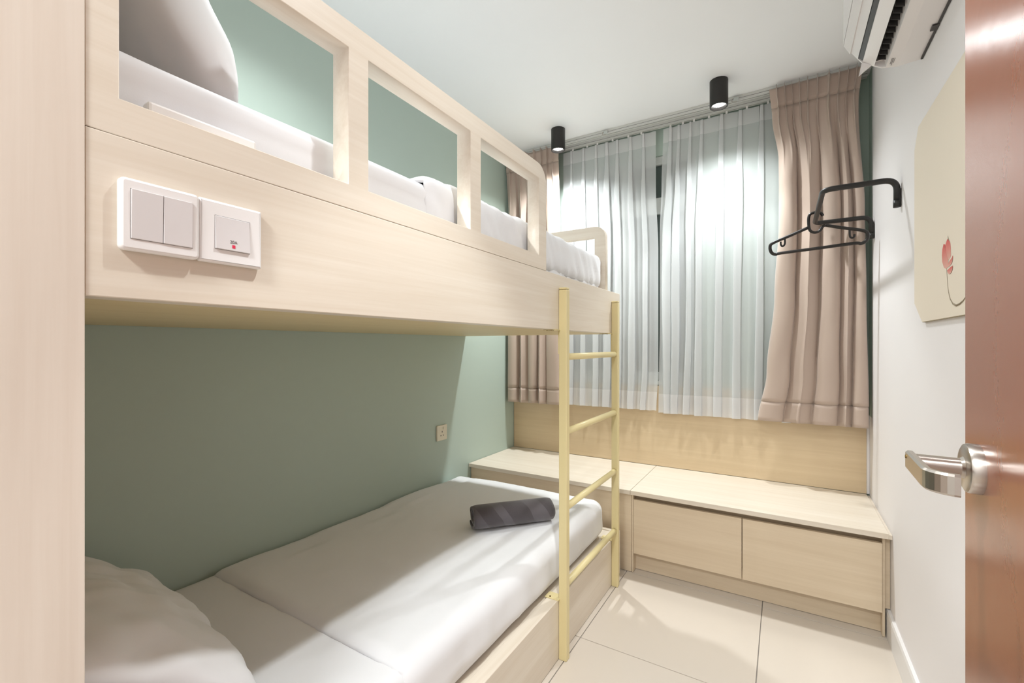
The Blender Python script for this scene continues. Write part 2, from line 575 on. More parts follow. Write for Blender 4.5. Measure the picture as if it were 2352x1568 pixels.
# ladder
lad = thing('bunk_ladder', (-.685, 1.498, 0), 'cream-yellow metal ladder with round rungs fixed to the bunk bed', 'ladder')
LX0, LX1 = XF + .0005, -.669
for y0 in (1.483, 2.066):
    p = box('post', (LX0, LX1, y0, y0 + .028, .0, 1.343), M['ladder'], lad, .0022, 2)
    box('end_cap', (LX0, LX1, y0, y0 + .028, 1.3445, 1.352), M['ladder'], p, .002, 1)
    box('foot_pad', (LX0 + .001, LX1 - .001, y0 + .001, y0 + .027, -.0005, .003), M['dark'], p)
    br = box('bracket', (XI + .004, LX0 + .006, y0 - .042, y0 + .002, ZB - .003, ZB - .0006), M['ladder'], lad)
    for dx in (.012, .030):
        for dy in (-.033, -.016):
            lathe('screw', [(0, -.0012), (.0028, -.0012), (.0032, 0), (0, 0)], (XI + .004 + dx * .9, y0 + dy, ZB - .003), M['brass'], br, 10, smooth=False)
    box('tab', (LX0 - .003, LX0 + .002, y0 + .001, y0 + .012, 1.11, ZB - .003), M['ladder'], lad)
    b2 = box('bracket', (XI - .005, LX0 + .004, y0 - .012, y0 + .028, .2185, .2215), M['ladder'], lad)
    lathe('screw', [(0, .002), (.003, .0018), (.0034, 0), (0, 0)], (XI + .012, y0 - .003, .2215), M['brass'], b2, 10, smooth=False)
for z in (1.100, .825, .547, .266):
    tube('rung', [(-.6845, 1.500, z), (-.6845, 2.080, z)], .0125, M['ladder'], lad, 20)

# ================================================================== CLOTH SHAPES
def rounded_box(b, r, cell, skip=None, disp=None):
    """finely gridded box with rounded edges; skip(face centre, normal axis, sign) drops faces"""
    x0, x1, y0, y1, z0, z1 = b
    lo = Vector((x0, y0, z0)); hi = Vector((x1, y1, z1))
    bm = bmesh.new()
    cache = {}

    def V(p):
        k = tuple(round(c, 5) for c in p)
        if k not in cache: cache[k] = bm.verts.new(p)
        return cache[k]
    for ax in range(3):
        u, v = (ax + 1) % 3, (ax + 2) % 3
        nu = max(2, round((hi[u] - lo[u]) / cell)); nv = max(2, round((hi[v] - lo[v]) / cell))
        for sgn in (0, 1):
            if skip and skip(ax, sgn): continue
            for i in range(nu):
                for j in range(nv):
                    q = []
                    for a, c in ((i, j), (i + 1, j), (i + 1, j + 1), (i, j + 1)):
                        p = [0, 0, 0]
                        p[ax] = hi[ax] if sgn else lo[ax]
                        p[u] = lo[u] + (hi[u] - lo[u]) * a / nu
                        p[v] = lo[v] + (hi[v] - lo[v]) * c / nv
                        q.append(V(p))
                    bm.faces.new(q if sgn else q[::-1])
    for vt in bm.verts:
        p = vt.co.copy()
        rr = [min(r if not isinstance(r, (tuple, list)) else r[k], (hi[k] - lo[k]) / 2 - 1e-4) for k in range(3)]
        inner = Vector([min(max(p[k], lo[k] + rr[k]), hi[k] - rr[k]) for k in range(3)])
        d = p - inner
        e = Vector([d[k] / rr[k] for k in range(3)])
        if e.length > 1e-6:
            # cube shell point to ellipsoid shell
            m_ = max(abs(c) for c in e)
            e = e.normalized() * m_
            p = inner + Vector([e[k] * rr[k] for k in range(3)])
            nrm = Vector([e[k] / rr[k] for k in range(3)]).normalized()
        else: nrm = Vector((0, 0, 1))
        if disp: p = disp(p, nrm)
        vt.co = p
    return bm


def sheet_obj(name, bm, m, label, cat, group=None, thick=0.0, parent=None):
    o = obj(name, bm, m, parent, smooth=True)
    if thick:
        s = o.modifiers.new('s', 'SOLIDIFY'); s.thickness = thick; s.offset = -1
    if label: tag(o, label, cat, group)
    return o


# ---- lower mattress and cover
def d_low_m(p, n):
    f = .003 * N3(p.x, p.y, p.z, 5) + .0022 * N3(p.x * 3, p.y * .8, p.z, 9, 4)
    return p + n * f


ML = rounded_box((XL + .012, -.755, .20, 2.085, .2135, .377), (.035, .03, .03), .022, disp=d_low_m)
sheet_obj('mattress', ML, M['sheet'], 'white-sheeted mattress on the lower bunk beneath the rolled towel and plain cover', 'mattress')


def d_low_d(p, n):
    x, y, z = p
    q = p.copy()
    top = max(0, n.z)
    side = max(0, n.x)
    f = .006 * N3(x, y, 0, 2.6, 2) + .0035 * N3(x * 1.2, y * 3, 0, 4, 7)
    q.z += top * (f + .006 * math.exp(-((y - .745) / .05) ** 2) * (.4 + N3(x, 0, 0, 6)))
    # against the wall the edge lifts and dips
    if x < -1.5: q.z += top * (.014 * N3(0, y, 0, 3.3, 11) - .012 * max(0, (-1.60 - x) / .06))
    # the front skirt: soft vertical folds, flaring a little over the ledge
    t = max(0, min(1, (.36 - z) / .14))
    k = .010 * N3(0, y * 2.2, z * .6, 3, 5) + .006 * N3(0, y * 5, z * 1.5, 4, 1)
    q.x += side * (k + .006) * (.35 + .65 * t)
    if t > .6: q.z += side * .006 * N3(0, y, 0, 7, 9)
    e = max(0, n.y)
    q.y += e * .008 * N3(x * 2, 0, z, 4, 3)
    q += n * .0016 * N3(x * 2.5, y * 1.0, z, 14, 6)
    q.z -= top * .006 * math.exp(-((y - .745) / .03) ** 2)
    return q


DL = rounded_box((XL + .006, -.747, .745, 2.105, .226, .392), (.05, .045, .05), .0145,
                 skip=lambda ax, s: (ax == 2 and s == 0) or (ax == 1 and s == 0), disp=d_low_d)
sheet_obj('bed_cover', DL, M['sheet'], 'smooth white cover spread over the lower bunk under the dark towel', 'bed cover', 'white covers on the bunks', .007)


# ---- upper mattress and cover
def d_up_m(p, n):
    x, y, z = p
    q = p + n * (.003 * N3(x, y, z, 5, 2) + .002 * N3(x * 2, y * .7, z * 4, 8, 1))
    # taut seam running along the front below the top edge
    if n.x > .5: q.x += .004 * math.exp(-((z - 1.520) / .009) ** 2) - .005 * math.exp(-((z - 1.504) / .007) ** 2)
    return q


MU = rounded_box((XL + .012, -.772, .20, 2.11, 1.232, 1.556), (.035, .03, .03), .0155, disp=d_up_m)
sheet_obj('mattress', MU, M['sheet'], 'white-sheeted mattress on the upper bunk behind the guard rail', 'mattress')


def d_up_d(p, n):
    x, y, z = p
    q = p.copy()
    top = max(0, n.z); side = max(0, n.x); e = max(0, n.y)
    q.z += top * (.010 * N3(x, y, 0, 3.0, 3) + .006 * N3(x, y * 2, 0, 6, 8))
    k = .009 * N3(0, y * 4.5 + z * 2.2, z * .4, 5, 5) + .006 * N3(0, y * 9 + z * 5, z, 5, 2)
    q.x += (side + .35 * top * (1 if x > -.85 else 0)) * k * .9
    q.y += e * .010 * N3(x * 3, 0, z * 2, 5, 3)
    q += n * (.0035 * N3(x * 2, y * 6 + z * 5, z * 3, 7, 6))
    q.z -= top * .020 * math.exp(-((y - .835) / .035) ** 2)
    # the head-side hem hangs a little slanting
    if y < .95: q.y += .06 * max(0, (1.56 - z)) * (1 - (y - .835) / .12) if y > .83 else .06 * max(0, (1.56 - z))
    return q


DU = rounded_box((XL + .006, -.760, .835, 2.128, 1.410, 1.588), (.05, .05, .055), .0135,
                 skip=lambda ax, s: (ax == 2 and s == 0) or (ax == 1 and s == 0), disp=d_up_d)
sheet_obj('bed_cover', DU, M['sheet'], 'rumpled white cover hanging over the upper bunk behind the guard rail', 'bed cover', 'white covers on the bunks', .007)


def pillow(name, a, b, t, mtx, seed, label, group, pu=2.6):
    """a, b half sizes, t half thickness, pinched at the corners"""
    bm = bmesh.new()
    nu, nv = 46, 34
    grid = {}
    for s in (1, -1):
        for i in range(nu + 1):
            for j in range(nv + 1):
                u = -1 + 2 * i / nu; v = -1 + 2 * j / nv
                edge = i in (0, nu) or j in (0, nv)
                if s == -1 and edge: grid[(s, i, j)] = grid[(1, i, j)]; continue
                x = a * u * (1 - .07 * (1 - u * u) * 0 - .05 * (1 - abs(v)) ** 2 * abs(u) ** 3)
                y = b * v * (1 - .06 * (1 - abs(u)) ** 2 * abs(v) ** 3)
                h = ((1 - abs(u) ** pu) * (1 - abs(v) ** 2.6)) ** .52
                z = s * t * h
                wr_ = .012 * N3(u * 2, v * 2, s, 1.5, seed) + .011 * N3(u * 7, v * 1.8, s, 1.3, seed + 3) * (1 - h * .5)
                if not edge: z += s * wr_ * min(1, h * 2)
                grid[(s, i, j)] = bm.verts.new((x, y, z))
        for i in range(nu):
            for j in range(nv):
                f = [grid[(s, i, j)], grid[(s, i + 1, j)], grid[(s, i + 1, j + 1)], grid[(s, i, j + 1)]]
                bm.faces.new(f if s == 1 else f[::-1])
    bm.transform(mtx)
    o = obj(name, bm, M['sheet'], None, smooth=True)
    return tag(o, label, 'pillow', group)


pillow('pillow', .335, .20, .074, Matrix.Translation((-1.275, .398, .528)) @ Matrix.Rotation(R(-5), 4, 'Z') @ Matrix.Rotation(R(-36), 4, 'X'), 3,
       'plump white pillow propped at the head of the lower bunk', 'white pillows on the bunks')
pillow('pillow', .355, .230, .070, Matrix.Translation((-1.205, .352, 1.778)) @ Matrix.Rotation(R(113), 4, 'X'), 9,
       'white pillow leaning upright at the head of the upper bunk', 'white pillows on the bunks', 9)

# white wiring cover behind the board, above the switches
box('wiring_cover', (XI - .022, XI - .001, .268, .416, 1.40, 1.478), M['plastic'], None, .004, 2)
tag(bpy.data.objects['wiring_cover'], 'flat white wiring cover behind the guard rail sill above the switches', 'cable cover')

# ---- rolled towel
def make_towel():
    bm = bmesh.new()
    uvl = bm.loops.layers.uv.new('UVMap')
    L, turns, r0, th = .345, 3.1, .014, .0118
    ns, nl = 150, 30
    prof = []
    for k in range(ns + 1):
        a = turns * 2 * PI * k / ns
        prof.append((a, r0 + th * a / (2 * PI)))
    out = []
    for side in (0, 1):
        for i, (a, r) in enumerate(prof):
            rr = r + (th * .46 if side else -th * .46)
            row = []
            for j in range(nl + 1):
                s = j / nl
                # soft rounded ends, outer layers shrink slightly; loose overhang at the near end
                end = min(s, 1 - s) * L
                sh = 1 - .10 * math.exp(-(end / .012) ** 2) * (r / (r0 + th * turns))
                q = rr * sh * (1 + .025 * N3(math.cos(a) * 2, s * 5, math.sin(a) * 2, 1, 3))
                ln = (s - .5) * (L - .022 * (1 - r / (r0 + th * turns)))
                ln += .006 * N3(math.cos(a), a * .2, s * 2, 1.2, 5)
                row.append(bm.verts.new((ln, q * math.cos(a + 4.9) * 1.10, q * math.sin(a + 4.9) * .90)))
            out.append(row)
    n = ns + 1

    def uvf(f, ks):
        for lp, (i, j) in zip(f.loops, ks):
            a = prof[i][0] / (2 * PI)
            lp[uvl].uv = (j / nl * 1.25 - a * .62 + 5.1, a)
    for i in range(ns):
        for j in range(nl):
            o_ = n
            uvf(bm.faces.new((out[o_ + i][j], out[o_ + i + 1][j], out[o_ + i + 1][j + 1], out[o_ + i][j + 1])), ((i, j), (i + 1, j), (i + 1, j + 1), (i, j + 1)))
            uvf(bm.faces.new((out[i][j], out[i][j + 1], out[i + 1][j + 1], out[i + 1][j])), ((i, j), (i, j + 1), (i + 1, j + 1), (i + 1, j)))
        for j in (0, nl):
            uvf(bm.faces.new((out[i][j], out[i + 1][j], out[n + i + 1][j], out[n + i][j])), ((i, j), (i + 1, j), (i + 1, j), (i, j)))
    for i in (0, ns):
        for j in range(nl):
            uvf(bm.faces.new((out[i][j], out[n + i][j], out[n + i][j + 1], out[i][j + 1])), ((i, j), (i, j), (i, j + 1), (i, j + 1)))
    p0, p1 = Vector((-1.085, 1.478, 0)), Vector((-.858, 1.735, 0))
    d = (p1 - p0)
    bm.transform(Matrix.Translation(((p0.x + p1.x) / 2, (p0.y + p1.y) / 2, .392 + .0525)) @ Matrix.Rotation(math.atan2(d.y, d.x), 4, 'Z'))
    o = obj('rolled_towel', bm, M['towel'], None, smooth=True)
    tag(o, 'charcoal grey towel rolled up on the lower bunk', 'towel')


make_towel()

# ================================================================== SWITCHES AND SOCKET
def switch_plate(y0, y1, z0, z1, t, rad, name, label):
    r = thing(name, (XF, (y0 + y1) / 2, z0), label, 'switch')
    put = lambda a, b, c: (XF + t / 2 + c, a, b)
    plate('face_plate', [round_poly([(y0, z0), (y1, z0), (y1, z1), (y0, z1)], rad)], t, put, M['plastic'], r, .0035)
    return r


def rocker(parent, y0, y1, z0, z1, x, tilt):
    """rocker tilted about its middle: tilt lifts the top"""
    zc = (z0 + z1) / 2
    f = lambda z: x + tilt * (z - zc)
    o = prism('rocker', [(f(z0), z0), (f(z1), z1), (x - .004, z1), (x - .004, z0)], 'y', y0, y1, M['rocker'], parent, .0006)
    return o


s1 = switch_plate(.2185, .3055, 1.258, 1.347, .013, .006, 'light_switch', 'white two-gang rocker light switch with rounded frame on the bunk board')
box('recess', (XF + .0125, XF + .0132, .2285, .2965, 1.272, 1.334), M['ink'], s1)
rocker(s1, .2290, .2622, 1.2725, 1.3335, XF + .0150, .025)
rocker(s1, .2628, .2960, 1.2725, 1.3335, XF + .0150, .010)
s2 = switch_plate(.3056, .3930, 1.258, 1.347, .010, .003, 'appliance_switch', 'white single rocker switch with red mark and 20A print on the bunk board')
box('recess', (XF + .0096, XF + .0102, .3255, .3745, 1.278, 1.326), M['ink'], s2)
rk = rocker(s2, .3260, .3740, 1.2785, 1.3255, XF + .0118, -.045)
putr = lambda z0: (lambda a, b, c: (XF + .0118 - .045 * (z0 + b - 1.302) + .0003 + c, .350 + a, z0 + b))
text_mesh('print', '20A', .0062, putr(1.291), M['ink'], rk)
bm = bmesh.new()
v = [bm.verts.new(putr(1.2845)(a, b, 0)) for a, b in ((-.0022, -.0024), (.0022, -.0024), (.0022, .0024), (-.0022, .0024))]
bm.faces.new(v)
obj('red_mark', bm, M['red'], rk)

so = thing('socket_outlet', (XL, 1.964, .606), 'small ivory three-pin socket with switch on the green wall above the lower bunk', 'socket')
plate('face_plate', [round_poly([(1.921, .606), (2.007, .606), (2.007, .692), (1.921, .692)], .005)], .009, lambda a, b, c: (XL + .0048 + c, a, b), M['socket'], so, .002)
for (y, z, a, b) in ((1.964, .655, .0025, .0045), (1.953, .634, .0035, .0025), (1.975, .634, .0035, .0025)):
    box('pin_hole', (XL + .0090, XL + .0096, y - a, y + a, z - b, z + b), M['dark'], so)
box('rocker', (XL + .009, XL + .0125, 1.970, 1.980, .667, .682), M['socket'], so, .001, 1)

# ================================================================== WINDOW BENCH
ZTOP, TH = .418, .022
FY = 2.222      # lid front edge
JX = -.656
bw = thing('storage_bench', (JX, 2.25, 0), 'pale wood storage bench with two flat drawers under the window', 'bench')
RXE = .340
ZU = ZTOP - TH - .001
box('carcass', (JX + .018, RXE - .012, 2.305, YB - .03, .10, ZU), M['wood_f'], bw)
box('side_panel', (JX + .001, JX + .009, 2.246, YB - .03, .002, ZU), M['wood_f'], bw, .0008, 1)
box('side_panel', (RXE - .009, RXE, 2.256, YB - .03, .002, ZU), M['wood_f'], bw, .0008, 1)
box('finger_rail', (JX + .009, RXE - .009, 2.295, 2.305, ZU - .05, ZU), M['wood_f'], bw)
box('kick_board', (JX + .009, RXE - .009, 2.292, 2.305, .002, .12), M['wood_f'], bw)
box('filler_strip', (RXE + .0005, XR - .001, 2.270, YB - .03, .108, ZU - .003), M['wood_f'], bw)
for x0, x1 in ((JX + .0105, -.1605), (-.1575, RXE - .0105)):
    box('drawer_front', (x0, x1, 2.244, 2.262, .098, ZU - .026), M['wood_f'], bw, .001, 1)
box('lid', (JX + .001, XR - .012, FY, YB - .021, ZTOP - TH, ZTOP), M['wood_x'], bw, .0012, 1)
box('lid_trim', (XR - .0115, XR - .001, FY + .004, YB - .021, ZTOP - TH, ZTOP - .006), M['wood_x'], bw)
bl = thing('corner_bench', (-1.15, 2.25, 0), 'plain pale wood bench without drawers between the bed foot and the green wall', 'bench')
box('front_panel', (XL + .003, JX - .0005, 2.246, 2.264, .002, ZU), M['wood_f'], bl, .0008, 1)
box('carcass', (XL + .003, JX - .0005, 2.265, YB - .03, .05, ZU), M['wood_f'], bl)
box('lid', (XL + .002, JX - .001, FY, YB - .021, ZTOP - TH, ZTOP), M['wood_x'], bl, .0012, 1)
tag(box('wall_panel', (XL + .002, .346, YB - .019, YB - .001, ZTOP + .0005, .90), M['wood_b'], None, .001, 1),
    'tan wood panel on the wall below the curtains', 'wall panel')
t1 = box('trim_1', (.3465, XR - .0005, YB - .016, YB - .0005, ZTOP + .0005, .80), M['white'], None)
t1['kind'] = 'structure'


# ================================================================== CURTAINS
def folds(nf, seed, spread=.45):
    rnd = random.Random(seed)
    ws = [1 + spread * (rnd.random() * 2 - 1) for _ in range(nf)]
    s = sum(ws); acc = [0]
    for q in ws: acc.append(acc[-1] + q / s)
    amp = [.75 + .5 * rnd.random() for _ in range(nf)]

    def f(u):
        u = min(max(u, 0), 1)
        for i in range(nf):
            if u <= acc[i + 1] or i == nf - 1:
                return i, (u - acc[i]) / (acc[i + 1] - acc[i]), amp[i]
    return f


def grid_mesh(P, nu, r0, r1):
    bm = bmesh.new()
    g_ = [[bm.verts.new(P(i, j)) for i in range(nu + 1)] for j in range(r0, r1 + 1)]
    for a, b in zip(g_, g_[1:]):
        for i in range(nu): bm.faces.new((a[i], a[i + 1], b[i + 1], b[i]))
    return bm


def lerp_tab(tab, z):
    """tab: list of (z, value), descending or ascending"""
    tab = sorted(tab)
    if z <= tab[0][0]: return tab[0][1]
    for (a, va), (b, vb) in zip(tab, tab[1:]):
        if z <= b:
            t = (z - a) / (b - a); t = t * t * (3 - 2 * t)
            return va + (vb - va) * t
    return tab[-1][1]


def heavy_curtain(left, right, ztop, zbot, y_top, y_bot, widths, depth, npl, seed, label, group, head=.085, hem=.105, ymax=9):
    """widths: share of each convex fold; depth: how far each stands out; npl: pinch pleats in the heading"""
    nf = len(widths)
    acc = [0]
    for q in widths: acc.append(acc[-1] + q / sum(widths))
    nu, nz = nf * 30, 84
    zs = [ztop + (zbot - ztop) * j / nz for j in range(nz + 1)]

    def P(i, j):
        z = zs[j]; u = i / nu
        s = (ztop - z) / (ztop - zbot)
        d = ztop - z
        xl = lerp_tab(left, z); xr = lerp_tab(right, z)
        wid = xr - xl
        # fold borders wander a little on the way down
        k = 0
        B = [0] + [acc[q] + .028 * N3(q * 1.7, s * 2.2, 0, 1, seed) for q in range(1, nf)] + [1]
        while k < nf - 1 and u > B[k + 1]: k += 1
        t = (u - B[k]) / (B[k + 1] - B[k])
        grow = min(1, max(0, (d - head * .6) / .45)); grow = grow * grow * (3 - 2 * grow)
        lobe = max(0.0, math.sin(PI * t)) ** .62
        A = depth[k] * (1 + .25 * N3(k * 2.1, s * 2.6, 1, 1, seed))
        body = A * (lobe - .55)
        # lean: one flank of every fold hides behind its neighbour
        x = xl + wid * u + .30 * (B[k + 1] - B[k]) * wid * math.sin(2 * PI * t) * (.25 + .5 * s) * grow * (1 if k % 2 else -.6)
        # heading: sharp pinched pleats that fade into the folds
        pu_ = u * npl + .22 * math.sin(u * 9 + seed)
        ph = pu_ % 1.0
        pin = math.exp(-((ph - .5) / (.13 + .05 * math.sin(int(pu_) * 2.3))) ** 2)
        hw = max(0, 1 - max(0, d - head) / .38)
        pl = (.034 if d < head else .034 * hw ** 1.5) * (pin - .35) * (1 - .35 * math.exp(-((d - head) / .02) ** 2))
        x += .20 * wid / npl * math.sin(2 * PI * ph) * (1 if d < head else hw) * .9
        y = y_top + (y_bot - y_top) * min(1, d / .5) - body * grow - pl
        y -= .005 * N3(u * 5, z * 2.5, 0, 1, seed) * grow + .0022 * N3(u * 14, z * 6, 2, 1, seed) * grow
        y = min(y, ymax)
        zz = z
        if j == nz: zz += .005 * lobe - .004
        if j == 0: zz += .006 * (pin - .5)
        return (x, y, zz)
    jh = next(j for j in range(nz + 1) if ztop - zs[j] >= head)
    je = next(j for j in range(nz + 1) if zs[j] - zbot <= hem)
    top = sheet_obj('curtain', grid_mesh(P, nu, jh, je), M['taupe'], label, 'curtain', group, .0014)
    sheet_obj('heading', grid_mesh(P, nu, 0, jh), M['taupe'], None, None, None, .0014, top)
    sheet_obj('hem', grid_mesh(P, nu, je, nz), M['taupe'], None, None, None, .0019, top)
    return top


heavy_curtain([(.74, -.118), (1.0, -.075), (1.4, -.040), (1.79, -.020), (2.1, -.020), (2.30, -.045), (2.46, -.057)],
              [(.76, .346), (1.4, .336), (1.79, .330), (2.3, .300), (2.46, .312)], 2.452, .752, 2.632, 2.678,
              [.24, .29, .21, .13, .13], [.050, .058, .042, .050, .046], 10, 4,
              'taupe satin curtain hanging beside the white wall behind the coat hanger', 'taupe curtains at the window', ymax=2.722)
heavy_curtain([(.76, -1.645), (2.45, -1.640)], [(.76, -1.250), (1.6, -1.246), (2.45, -1.258)], 2.440, .755, 2.632, 2.660,
              [.2, .2, .17, .18, .25], [.052, .060, .052, .056, .038], 8, 11,
              'taupe satin curtain gathered against the green wall behind the bunk bed', 'taupe curtains at the window', ymax=2.718)


def sheer_curtain(left, right, ztop, zbot, y0, pleats, seed, label):
    """pleats: list of (place 0..1, half width in metres) where the voile is laid in a flat double fold"""
    head, hem, nz = .075, .118, 60
    zs = [ztop + (zbot - ztop) * j / nz for j in range(nz + 1)]
    # columns: (place, offset in half widths, layer)
    cols = []
    edges = [0.0] + [p for p, _ in pleats] + [1.0]
    for q in range(len(edges) - 1):
        for k in range(1, 14) if q else range(0, 14):
            cols.append((edges[q] + (edges[q + 1] - edges[q]) * k / 14, None, 0, 0, 0))
        if q < len(pleats):
            for k in range(25):
                t = k / 24 * 3
                if t < 1: off, lay = -1 + 2 * t, 0 + .15 * t
                elif t < 2: off, lay = 1 - 2 * (t - 1), 1 - .3 + .6 * (t - 1)
                else: off, lay = -1 + 2 * (t - 2), 2 - .5 * (t - 2)
                cols.append((pleats[q][0], off, lay, pleats[q][1], q))
    cols.append((1.0, None, 0, 0, 0))
    nu = len(cols) - 1

    def P(i, j):
        z = zs[j]; u, off, lay, hw, q = cols[i]
        s = (ztop - z) / (ztop - zbot)
        xl = lerp_tab(left, z); xr = lerp_tab(right, z)
        x = xl + (xr - xl) * u
        y = y0
        if off is not None:
            g_ = .34 + .66 * min(1, s * 3.2)
            wv = hw * g_ * (1 + .30 * N3(q * 1.9, s * 2.5, 0, 1, seed))
            x += off * wv + .018 * N3(q * 2.3, s * 1.5, 1, 1, seed) * s
            y -= lay * (.0055 + .004 * s) - .003 * math.sin(off * 2) * s
        else:
            # flat stretches follow the wandering of the folds and bow slightly
            y -= .008 * s * math.sin(u * 37 + seed) ** 2 + .005 * N3(u * 6, s * 2.0, 0, 1, seed) * s
        return (x, y, z + (.004 * N3(u * 19, 0, 0, 1, seed) if j in (0, nz) else 0))
    jh = next(j for j in range(nz + 1) if ztop - zs[j] >= head)
    je = next(j for j in range(nz + 1) if zs[j] - zbot <= hem)
    o = sheet_obj('sheer_curtain', grid_mesh(P, nu, jh, je), M['sheer'], label, 'sheer curtain', 'white sheer curtains')
    sheet_obj('heading', grid_mesh(P, nu, 0, jh), M['sheer_d'], None, None, None, 0, o)
    sheet_obj('hem', grid_mesh(P, nu, je, nz), M['sheer_d'], None, None, None, 0, o)
    return o


sheer_curtain([(.74, -1.262), (2.43, -1.262)], [(.74, -.652), (1.0, -.640), (1.7, -.640), (2.1, -.655), (2.43, -.655)], 2.428, .752, 2.748,
              [(.10, .016), (.24, .017), (.38, .018), (.50, .026), (.61, .020), (.75, .018), (.88, .016)], 2,
              'white sheer curtain with its edge at the gap, beside the bunk foot rail')
sheer_curtain([(.74, -.640), (1.3, -.632), (1.8, -.632), (2.1, -.622), (2.43, -.612)], [(.74, .10), (2.43, .10)], 2.428, .742, 2.748,
              [(.06, .024), (.125, .020), (.215, .016), (.30, .020), (.445, .022), (.575, .022), (.72, .020), (.88, .02)], 6,
              'white sheer curtain with broad pleats, next to the taupe curtain by the white wall')

# tracks on the ceiling
for y0, n_ in ((2.662, 0), (2.742, 1)):
    t = thing('curtain_track', (-.65, y0, H), ['slim white aluminium curtain track holding the taupe curtains, on the ceiling',
                                              'slim white aluminium curtain track holding the sheers, close to the window wall'][n_], 'curtain track')
    pr = [(y0 - .013, H - .0006), (y0 - .013, H - .026), (y0 - .004, H - .026), (y0 - .004, H - .022), (y0 - .010, H - .022), (y0 - .010, H - .004),
          (y0 + .010, H - .004), (y0 + .010, H - .022), (y0 + .004, H - .022), (y0 + .004, H - .026), (y0 + .013, H - .026), (y0 + .013, H - .0006)]
    prism('rail', pr, 'x', XL + .01, XR - .012, M['alu'], t)
    box('groove', (XL + .011, XR - .013, y0 - .0134, y0 - .0129, H - .0165, H - .0145), M['ink'], t)
    if n_ == 1:
        xs = [-1.19, -1.09, -1.02, -.92, -.82, -.74, -.57, -.50, -.44, -.36, -.27, -.17, -.07, .02]
    else: xs = [-1.60, -1.52, -1.44, -1.36, -1.28, -.03, .04, .10, .16, .22, .29]
    for x in xs:
        box('glider', (x - .005, x + .005, y0 - .0035, y0 + .0035, H - .038, H - .018), M['plastic'], t)
for x, lb in ((-.93, 'small grey metal clip on the ceiling curtain track above the foot rail'), (-.215, 'small grey metal clip on the ceiling curtain track next to the downlight over the drawers')):
    b = thing('track_bracket', (x, 2.640, H - .02), lb, 'bracket', 'curtain track brackets')
    box('clip', (x - .012, x + .012, 2.634, 2.6482, H - .032, H - .012), M['frame'], b, .002, 1)
    tube('hook', smooth_path([(x - .012, 2.638, H - .016), (x - .020, 2.636, H - .02), (x - .020, 2.636, H - .034), (x + .004, 2.636, H - .038)], .006), .0018, M['steel'], b, 8)


# ================================================================== CEILING DOWNLIGHTS
def downlight(x, y, label, SPOT_W, WIDE_W, wide=142, beam=84):
    r = thing('ceiling_downlight', (x, y, H), label, 'downlight', 'black cylinder downlights on the ceiling')
    R0, hgt, rim = .0425, .130, .034
    lathe('housing', [(0, -.0008), (R0, -.0008), (R0, -hgt + .002), (R0 - .001, -hgt), (rim + .003, -hgt), (rim + .002, -hgt + .003), (.031, -hgt + .012), (.030, -hgt + .018), (0, -hgt + .018)],
          (x, y, H), M['black'], r, 48)
    lathe('lens', [(0, -hgt + .0125), (.0285, -hgt + .0125), (.0285, -hgt + .0175), (0, -hgt + .0175)], (x, y, H), LENS, r, 32, smooth=False)
    for a in (R(160), R(-20)):
        lathe('side_screw', [(0, 0), (.0024, 0), (.0024, .0024), (0, .0024)], (x + math.cos(a) * (R0 - .0003), y + math.sin(a) * (R0 - .0003), H - .016), M['black'], r, 10)
    for en, sz, bl_, nm in ((SPOT_W, beam, .35, 'downlight_beam'), (WIDE_W, wide, 1.0, 'downlight_spill')):
        ld = bpy.data.lights.new(nm, 'SPOT')
        ld.energy = en; ld.color = WARM; ld.spot_size = R(sz); ld.spot_blend = bl_; ld.shadow_soft_size = .024
        lo = bpy.data.objects.new(nm, ld); C.objects.link(lo)
        lo.parent = r; lo.location = (0, 0, -hgt - .002)


LENS = emit('lamp_lens', (1, .98, .95, 1), 14)
downlight(-1.181, 2.495, 'black cylinder downlight on the ceiling over the foot of the bunk bed', *LAMP_W[0])
downlight(-.277, 2.455, 'black cylinder downlight on the ceiling over the drawers, near the open floor', *LAMP_W[1])
downlight(-.215, .74, 'black cylinder downlight on the ceiling over the entrance floor', *LAMP_W[2], 160, 66)
downlight(-1.181, .85, 'black cylinder downlight on the ceiling over the upper bunk pillow', *LAMP_W[3], 165)

# fill lamp added in the corridor behind the camera to lift the ambient light
cl = thing('corridor_fill_lamp', (-.25, -1.0, H), 'added round white fill lamp on the corridor ceiling outside the room', 'fill lamp')
lathe('lamp_body', [(0, -.0008), (.20, -.0008), (.20, -.03), (0, -.03)], (-.25, -1.0, H), M['plastic'], cl, 40)
lathe('diffuser', [(0, -.0305), (.185, -.0305), (.185, -.045), (.17, -.05), (0, -.052)], (-.25, -1.0, H), emit('fill_diffuser', (1, .98, .95, 1), 6), cl, 40)
ld = bpy.data.lights.new('fill_glow', 'AREA')
ld.shape = 'DISK'; ld.size = .36; ld.energy = FILL_W; ld.color = WARM
lo = bpy.data.objects.new('fill_glow', ld); C.objects.link(lo); lo.parent = cl; lo.location = (0, 0, -.056)

